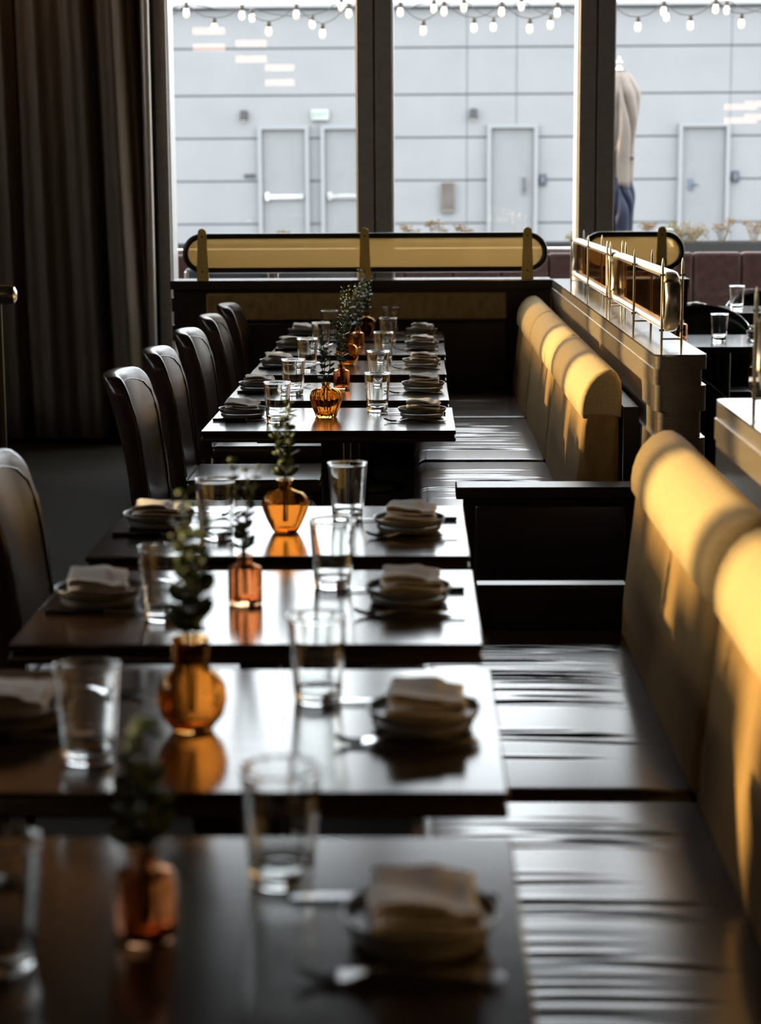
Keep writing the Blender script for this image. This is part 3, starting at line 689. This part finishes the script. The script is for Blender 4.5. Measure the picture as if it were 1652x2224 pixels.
# added downlights out of view: wash the curtain head for amber table reflections
for k, x in enumerate((-2.05, -2.75)):
    e = empty('added_downlight', (x, 10.62, ZC), label='added unseen warm downlight over the curtain, %s' % ('nearer the window' if k == 0 else 'farther from the window'), cat='lamp', group='added ceiling downlights')
    B().lathe([(.05, -.002), (.055, -.14), (.045, -.14), (.042, -.10)], 24).build('housing', 'black_metal', e); B().lathe([(.040, -.104), (.040, -.100)], 20).build('lens', 'lamp_warm', e)
    ld = bpy.data.lights.new('added_beam', 'SPOT'); ld.energy = 60; ld.color = (1, .56, .22); ld.spot_size = 1.5; ld.spot_blend = .8; ld.shadow_soft_size = .03
    lo = bpy.data.objects.new('added_beam', ld); link(lo, e); lo.location = (0, 0, -.15); lo.rotation_euler = (.8, 0, 0)

# ------------------------------------------------------------------ outdoors: ground, building
tag(B().box(-40, 40, YF+.3, 36.6, -.12, -.02).build('patio_ground', 'paving'), 'pale paved patio outside the windows', None, None, 'structure')
tag(B().box(-60, 60, -40, YF, -.4, -.12).build('outer_ground', 'pavement'), 'pale pavement around the restaurant', None, None, 'structure')
FY = 36.0
fac = empty('facade_building', (0, FY, 0), label='long grey panelled building across the patio', cat='building')
B().box(-16, 16, .05, 3.5, -.02, 4.6).build('wall_core', 'siding_joint', fac)
rows = [-.02, .748, 1.527, 2.30, 3.068, 3.904, 4.60]; cols = [-16, -9.5, .84, 1.74, 5.62, 10.5, 16]
for r in range(6):
    for c in range(len(cols)-1):
        gx = .006; gv = .016
        B().box(cols[c]+gx, cols[c+1]-gx, .02, .06, rows[r]+gv, rows[r+1]-gv).build('panel', 'siding', fac)
B().box(-16.1, 16.1, -.12, 3.6, 4.62, 4.70).build('coping', 'coping', fac)
B().box(-16, 16, -1.6, .02, -.02, .22).build('kerb_step', 'pavement', fac)
def fdoor(x0, x1, kind, lb):
    e = empty('service_door', ((x0+x1)/2, FY, .22), label=lb, cat='door', group='doors of the grey building'); w = (x1-x0)/2; H = 2.46-.22
    B().box(-w-.07, -w, -.10, .02, 0, H+.07).build('jamb', 'door_frame', e); B().box(w, w+.07, -.10, .02, 0, H+.07).build('jamb', 'door_frame', e); B().box(-w, w, -.10, .02, H, H+.07).build('head', 'door_frame', e)
    lf = B().box(-w+.008, w-.008, -.015, .015, .01, H-.01).build('door_leaf', 'door_paint', e)
    if kind == 'bar':
        B().rbox(-w+.06, w-.04, -.09, -.06, .98, 1.06, .01, 1).build('panic_bar', 'steel', lf); B().rbox(-w+.05, -w+.13, -.11, -.015, .95, 1.10, .01, 1).build('bar_housing', 'steel', lf); B().rbox(w-.09, w-.03, -.08, -.015, .97, 1.07, .01, 1).build('bar_housing', 'steel', lf)
    elif kind == 'pull':
        B().rbox(w-.23, w-.12, -.035, -.015, 1.04, 1.40, .01, 2).build('pull_plate', 'door_paint', lf); B().tube([(w-.175, -.04, 1.10), (w-.175, -.09, 1.12), (w-.175, -.09, 1.32), (w-.175, -.04, 1.34)], .018, 8).build('pull_handle', 'dark_fitting', lf)
    else:
        B().rbox(-w+.12, -w+.22, -.04, -.015, 1.10, 1.32, .01, 2).build('lock_plate', 'slate', lf); B().tube([(-w+.17, -.08, 1.2), (-w+.30, -.08, 1.2)], .014, 8).build('lever', 'dark_fitting', lf)
fdoor(-2.91, -2.12, 'bar', 'grey door with panic bar, left of the exit sign'); fdoor(-1.76, -.97, 'bar', 'grey door with panic bar below the exit sign')
fdoor(1.28, 2.06, 'pull', 'grey door with pull plate in the middle window view'); fdoor(4.76, 5.55, 'lever', 'grey door with small lock plate right of the parasol')
def fbox(name, u, v, w, h, d, m, lb, cat, Yo=0.0):
    q = px(u, v, FY); e = empty(name, (q.x, FY+.02, q.z), label=lb, cat=cat); b = B().rbox(-w/2, w/2, -d, 0, -h/2, h/2, min(w, h, d)*.15, 2).build('housing', m, e); return e
for u, v, lb in ((530, 251, 'dark wall light left of the exit sign'), (1028, 247, 'dark wall light above the middle door')):
    e = fbox('wall_light', u, v, .13, .19, .14, 'dark_fitting', lb, 'lamp'); B().rbox(-.05, .05, -.12, -.02, -.103, -.095, .003, 1).build('lens', 'bulb', e)
for u, v, lb in ((1178, 390, 'black card reader beside the middle door'), (1596, 383, 'black card reader beside the right door')):
    e = fbox('card_reader', u, v, .13, .20, .06, 'dark_fitting', lb, 'card reader'); B().rbox(-.03, .03, -.066, -.058, -.05, .06, .004, 1).build('keypad', 'slate', e)
e = fbox('wall_plaque', 542, 382, .2, .07, .03, 'dark_fitting', 'small black plaque left of the first door', 'plaque')
e = fbox('hose_cabinet', 972, 428, .26, .54, .10, 'box_cream', 'brown metal wall cabinet under the middle window view', 'cabinet'); B().rbox(-.115, .115, -.108, -.098, -.23, .26, .006, 1).build('door', 'box_brown', e)
e = fbox('exit_sign', 695, 250, .32, .19, .09, 'exit_white', 'white exit sign with green letters above the doors', 'sign')
def letters(txt, size, parent, m, y, extr=.003):
    cu = bpy.data.curves.new('sign_text', 'FONT'); cu.body = txt; cu.size = size; cu.align_x = 'CENTER'; cu.align_y = 'CENTER'; cu.extrude = extr
    t = bpy.data.objects.new('tmp', cu); COL.objects.link(t); dg = bpy.context.evaluated_depsgraph_get(); dg.update()
    me = bpy.data.meshes.new_from_object(t.evaluated_get(dg)); bpy.data.objects.remove(t)
    me.materials.clear(); me.materials.append(MATS[m]); o = bpy.data.objects.new('lettering', me); link(o, parent); o.location = (0, y, 0); o.rotation_euler = (PI/2, 0, 0); return o
letters('EXIT', .135, e, 'exit_green', -.092)

# string lights
def strand(pts, Y, lb):
    P = [px(u, v, Y) for u, v in pts]; path = []
    e = empty('string_lights', P[0], label=lb, cat='string lights', group='string lights over the patio')
    for a, b in zip(P[:-1], P[1:]):
        for k in range(6): t = k/6; q = a.lerp(b, t); q = q + Vector((0, 0, -.03*math.sin(PI*t))); path.append(q-P[0])
    path.append(P[-1]-P[0]); B().tube(path, .0035, 5).build('cable', 'cable', e)
    for p in P:
        q = p-P[0]
        s = B().lathe([(.014, .0), (.018, -.01), (.018, -.035), (.015, -.04)], 12, q.x, q.y, q.z).build('socket', 'cable', e)
        B().lathe([(.012, -.036), (.017, -.045), (.022, -.066), (.022, -.085), (.016, -.1), (.005, -.107)], 14, q.x, q.y, q.z).build('bulb', 'bulb', s)
strand([(-60, 10), (20, 40), (100, 12), (180, 46), (260, 10), (340, 44), (404, 6), (465, 38), (525, 11), (583, 46), (643, 9), (700, 51), (757, 7), (812, 40), (869, 4), (919, 44), (964, 2), (1029, 38), (1089, 3), (1150, 40), (1210, 5), (1290, 42), (1330, 8), (1385, 36), (1441, 2), (1499, 33), (1554, -3), (1610, 29), (1680, -4)], 14.2, 'zigzag string of bulbs nearer to the windows, above the patio')
strand([(300, 30), (404, 4), (547, 18), (678, 32), (741, -6), (810, 25), (942, -2), (1007, -4), (1071, 38), (1132, -7), (1195, 33), (1260, 0), (1447, 16), (1578, 1), (1700, 30)], 15.2, 'second string of bulbs farther out above the patio')

# parasol
def parasol():
    c = px(1347, 300, 17.0); e = empty('closed_parasol', (c.x-.02, 17.0, 0), label='closed beige patio parasol with navy lower cloth, right window', cat='parasol')
    zt = px(1347, 152, 17).z; zm = px(1347, 402, 17).z; zb = px(1347, 512, 17).z
    def cloth(name, z1, z0, rad, m, folds, ph, hem):
        n = 120; nz = 26; v = []; f = []
        for j in range(nz+1):
            t = j/nz; z = z1+(z0-z1)*t
            for k in range(n):
                a = 2*PI*k/n; tw = ph+.9*t
                g = 0
                for ca, sl, wd, dp in ((-1.15, .5, .16, .42), (-1.75, -.35, .13, .30), (-.45, .25, .15, .40), (-2.4, .4, .16, .4), (.5, .2, .2, .4), (1.5, -.3, .2, .4), (2.6, .3, .2, .4)):
                    d_ = (a - ca - sl*(t-.4)*2 - .15*math.sin(5*t+ca) + PI) % (2*PI) - PI; g += dp*math.exp(-(d_/wd)**2)
                r = rad(t)*(1 - g*min(1, t*3.5) + .07*math.sin(3*a-3*t+ph) + .06*math.sin(8*t+2*a))
                dz = -hem*abs(math.sin(folds*a/2+ph)) if j == nz else 0
                v.append((r*math.cos(a), r*math.sin(a), z+dz))
        for j in range(nz):
            for k in range(n): f.append((j*n+k, j*n+(k+1) % n, (j+1)*n+(k+1) % n, (j+1)*n+k))
        f.append(tuple(range(n)))
        o = mesh_obj(name, v, f, m, e, True); md = o.modifiers.new('t', 'SOLIDIFY'); md.thickness = .006; return o
    cl = cloth('canopy', zt, zm, lambda t: .035+.14*min(1, t*5)**.6 - .05*max(0, t-.45)/.55, 'umbrella', 5, .4, .03)
    cloth('lower_cloth', zm+.06, zb, lambda t: .10+.045*math.sin(PI*min(1, t*1.1)*.9)+.02*t, 'umbrella_navy', 6, 1.0, .10)
    B().tube([(.13*math.cos(2*PI*k/24), .13*math.sin(2*PI*k/24), zm+.28-.05*math.cos(2*PI*k/24)) for k in range(24)], .014, 6, True).build('tie_strap', 'umbrella_strap', cl)
    B().tube([(0, 0, .05), (0, 0, zt+.02)], .024, 12).build('pole', 'steel', e)
    B().lathe([(.02, 0), (.034, .012), (.020, .03), (.012, .045), (.024, .06), (.026, .075), (.010, .095), (.006, .12)], 16, 0, 0, zt-.01).build('finial', 'chrome', e)
    B().rbox(-.3, .3, -.3, .3, -.02, .06, .02, 2).build('base', 'planter', e)
parasol()

# planter and plants
PY = 16.0; zt = px(1400, 527, PY).z
e = empty('long_planter', (0, PY, 0), label='long dark planter box across the patio', cat='planter')
B().box(-4, 6, -.02, .02, -.02, zt).box(-4, 6, .42, .46, -.02, zt).box(-4, -3.96, .02, .42, -.02, zt).box(5.96, 6, .02, .42, -.02, zt).build('box', 'planter', e); B().box(-3.96, 5.96, .02, .42, zt-.09, zt-.05).build('soil', 'planter', e)
UM = None
def dry_plant(u, vtop, wpx, kind, seed, lb):
    rs = random.Random(seed); b = px(u, 520, PY+.22); h = px(u, vtop, PY+.22).z-(zt-.05); W = wpx/F_PX*PY/2
    e = empty('dried_flower_plant', (b.x, PY+.22, zt-.05), label=lb, cat='plant', group='plants in the long planter')
    st = B(); 
    for k in range(9 if kind == 'umbel' else 34):
        a = rs.uniform(0, 2*PI); r = W*rs.uniform(.15, 1)**.7; hh = h*rs.uniform(.6, 1.0)
        tip = Vector((r*math.cos(a), min(.18, max(-.18, r*math.sin(a))), hh))
        stem = B().tube([(r*.1*math.cos(a), r*.1*math.sin(a), 0), (tip.x*.6, tip.y*.6, hh*.6), tip], [.0032, .0026, .002], 5).build('stem', 'dry_stem' if kind == 'umbel' or k % 3 else 'yellow_green', e)
        fl = B(); cnt = 10 if kind == 'umbel' else 9
        for q in range(cnt):
            aa = 2.4*q; rr = .034*math.sqrt((q+.5)/cnt); c = tip + Vector((rr*math.cos(aa), rr*math.sin(aa), rs.uniform(-.02, .022) if kind == 'umbel' else rs.uniform(-.09, .02)))
            fl.lathe([(.002, 0), (.0068, .004), (.0068, .009), (.002, .013)], 5, c.x, c.y, c.z)
        fl.build('flower_head', 'dry_flower' if kind == 'umbel' or k % 2 else 'yellow_green', stem)
for k, (u, vt, wp, kd, lb) in enumerate([(608, 502, 40, 'umbel', 'low dried plant left of the middle bracket'), (893, 492, 48, 'umbel', 'dried flower plant at the left of the middle window'), (945, 484, 44, 'umbel', 'taller dried flower plant in the middle window'), (1010, 494, 44, 'umbel', 'short dried flower plant in the middle window'),
     (1252, 508, 44, 'bush', 'yellow-green plant beside the right mullion'), (1410, 486, 40, 'umbel', 'sparse dried flower plant next to the parasol'), (1492, 486, 92, 'bush', 'wide yellowish brown bush in the right window'), (1567, 480, 46, 'umbel', 'tall dried flower plant right of the bush'), (1637, 484, 48, 'umbel', 'dried flower plant at the right edge')]):
    dry_plant(u, vt, wp, kd, 60+k, lb)

# maroon outdoor banquette against the windows, with chrome rail
e = empty('patio_banquette', (0, 12.3, 0), label='long maroon upholstered patio banquette just outside the windows', cat='banquette')
x = -1.9
while x < 3.6:
    B().rbox(x, x+.298, -.10, .0, .25, 1.04, .02, 2).build('back_channel', 'maroon', e); x += .30
B().box(-1.9, 3.8, .0, .05, -.02, 1.03).build('back_board', 'planter', e); B().rbox(-1.9, 3.8, .05, .65, .25, .45, .02, 2).build('seat', 'maroon', e); B().box(-1.85, 3.75, -.08, .6, -.02, .25).build('base', 'planter', e)
B().tube([(-1.9, -.03, 1.062), (1.0, -.03, 1.062)], .012, 8).build('rail', 'steel', e)
def patio_chair(x, y, rz, lb):
    e = empty('patio_chair', (x, y, -.02), rz, lb, 'chair', 'patio chairs outside the left window')
    for s in (-1, 1):
        B().tube([(s*.24, .22, 0), (s*.24, .20, .45), (s*.24, .26, .98)], .013, 8).build('back_leg', 'steel', e); B().tube([(s*.24, -.2, 0), (s*.24, -.2, .64), (s*.24, .2, .66)], .013, 8).build('front_leg', 'steel', e)
    B().rbox(-.23, .23, -.22, .22, .42, .48, .02, 2).build('seat', 'slate', e); B().rbox(-.25, .25, .215, .255, .55, 1.0, .018, 2).build('backrest', 'slate', e)
patio_chair(-1.16, 11.86, PI, 'slate blue patio chair at the left end of the amber screen'); patio_chair(-.62, 11.84, PI, 'slate blue patio chair behind the left half of the amber screen')
# chrome cordless lamp on the banquette top
q = px(1446, 588, 12.25); e = empty('chrome_lamp', (q.x, 12.325, 1.03), label='small chrome lamp with flat cap on the banquette top', cat='lamp')
B().lathe([(.03, 0), (.05, .02), (.055, .045), (.045, .075), (.02, .09)], 20).build('ball', 'chrome', e); B().lathe([(.012, .085), (.012, .14)], 12).build('stem', 'chrome', e); B().lathe([(.05, .14), (.052, .148), (.04, .156)], 20).build('cap', 'white_cushion', e)
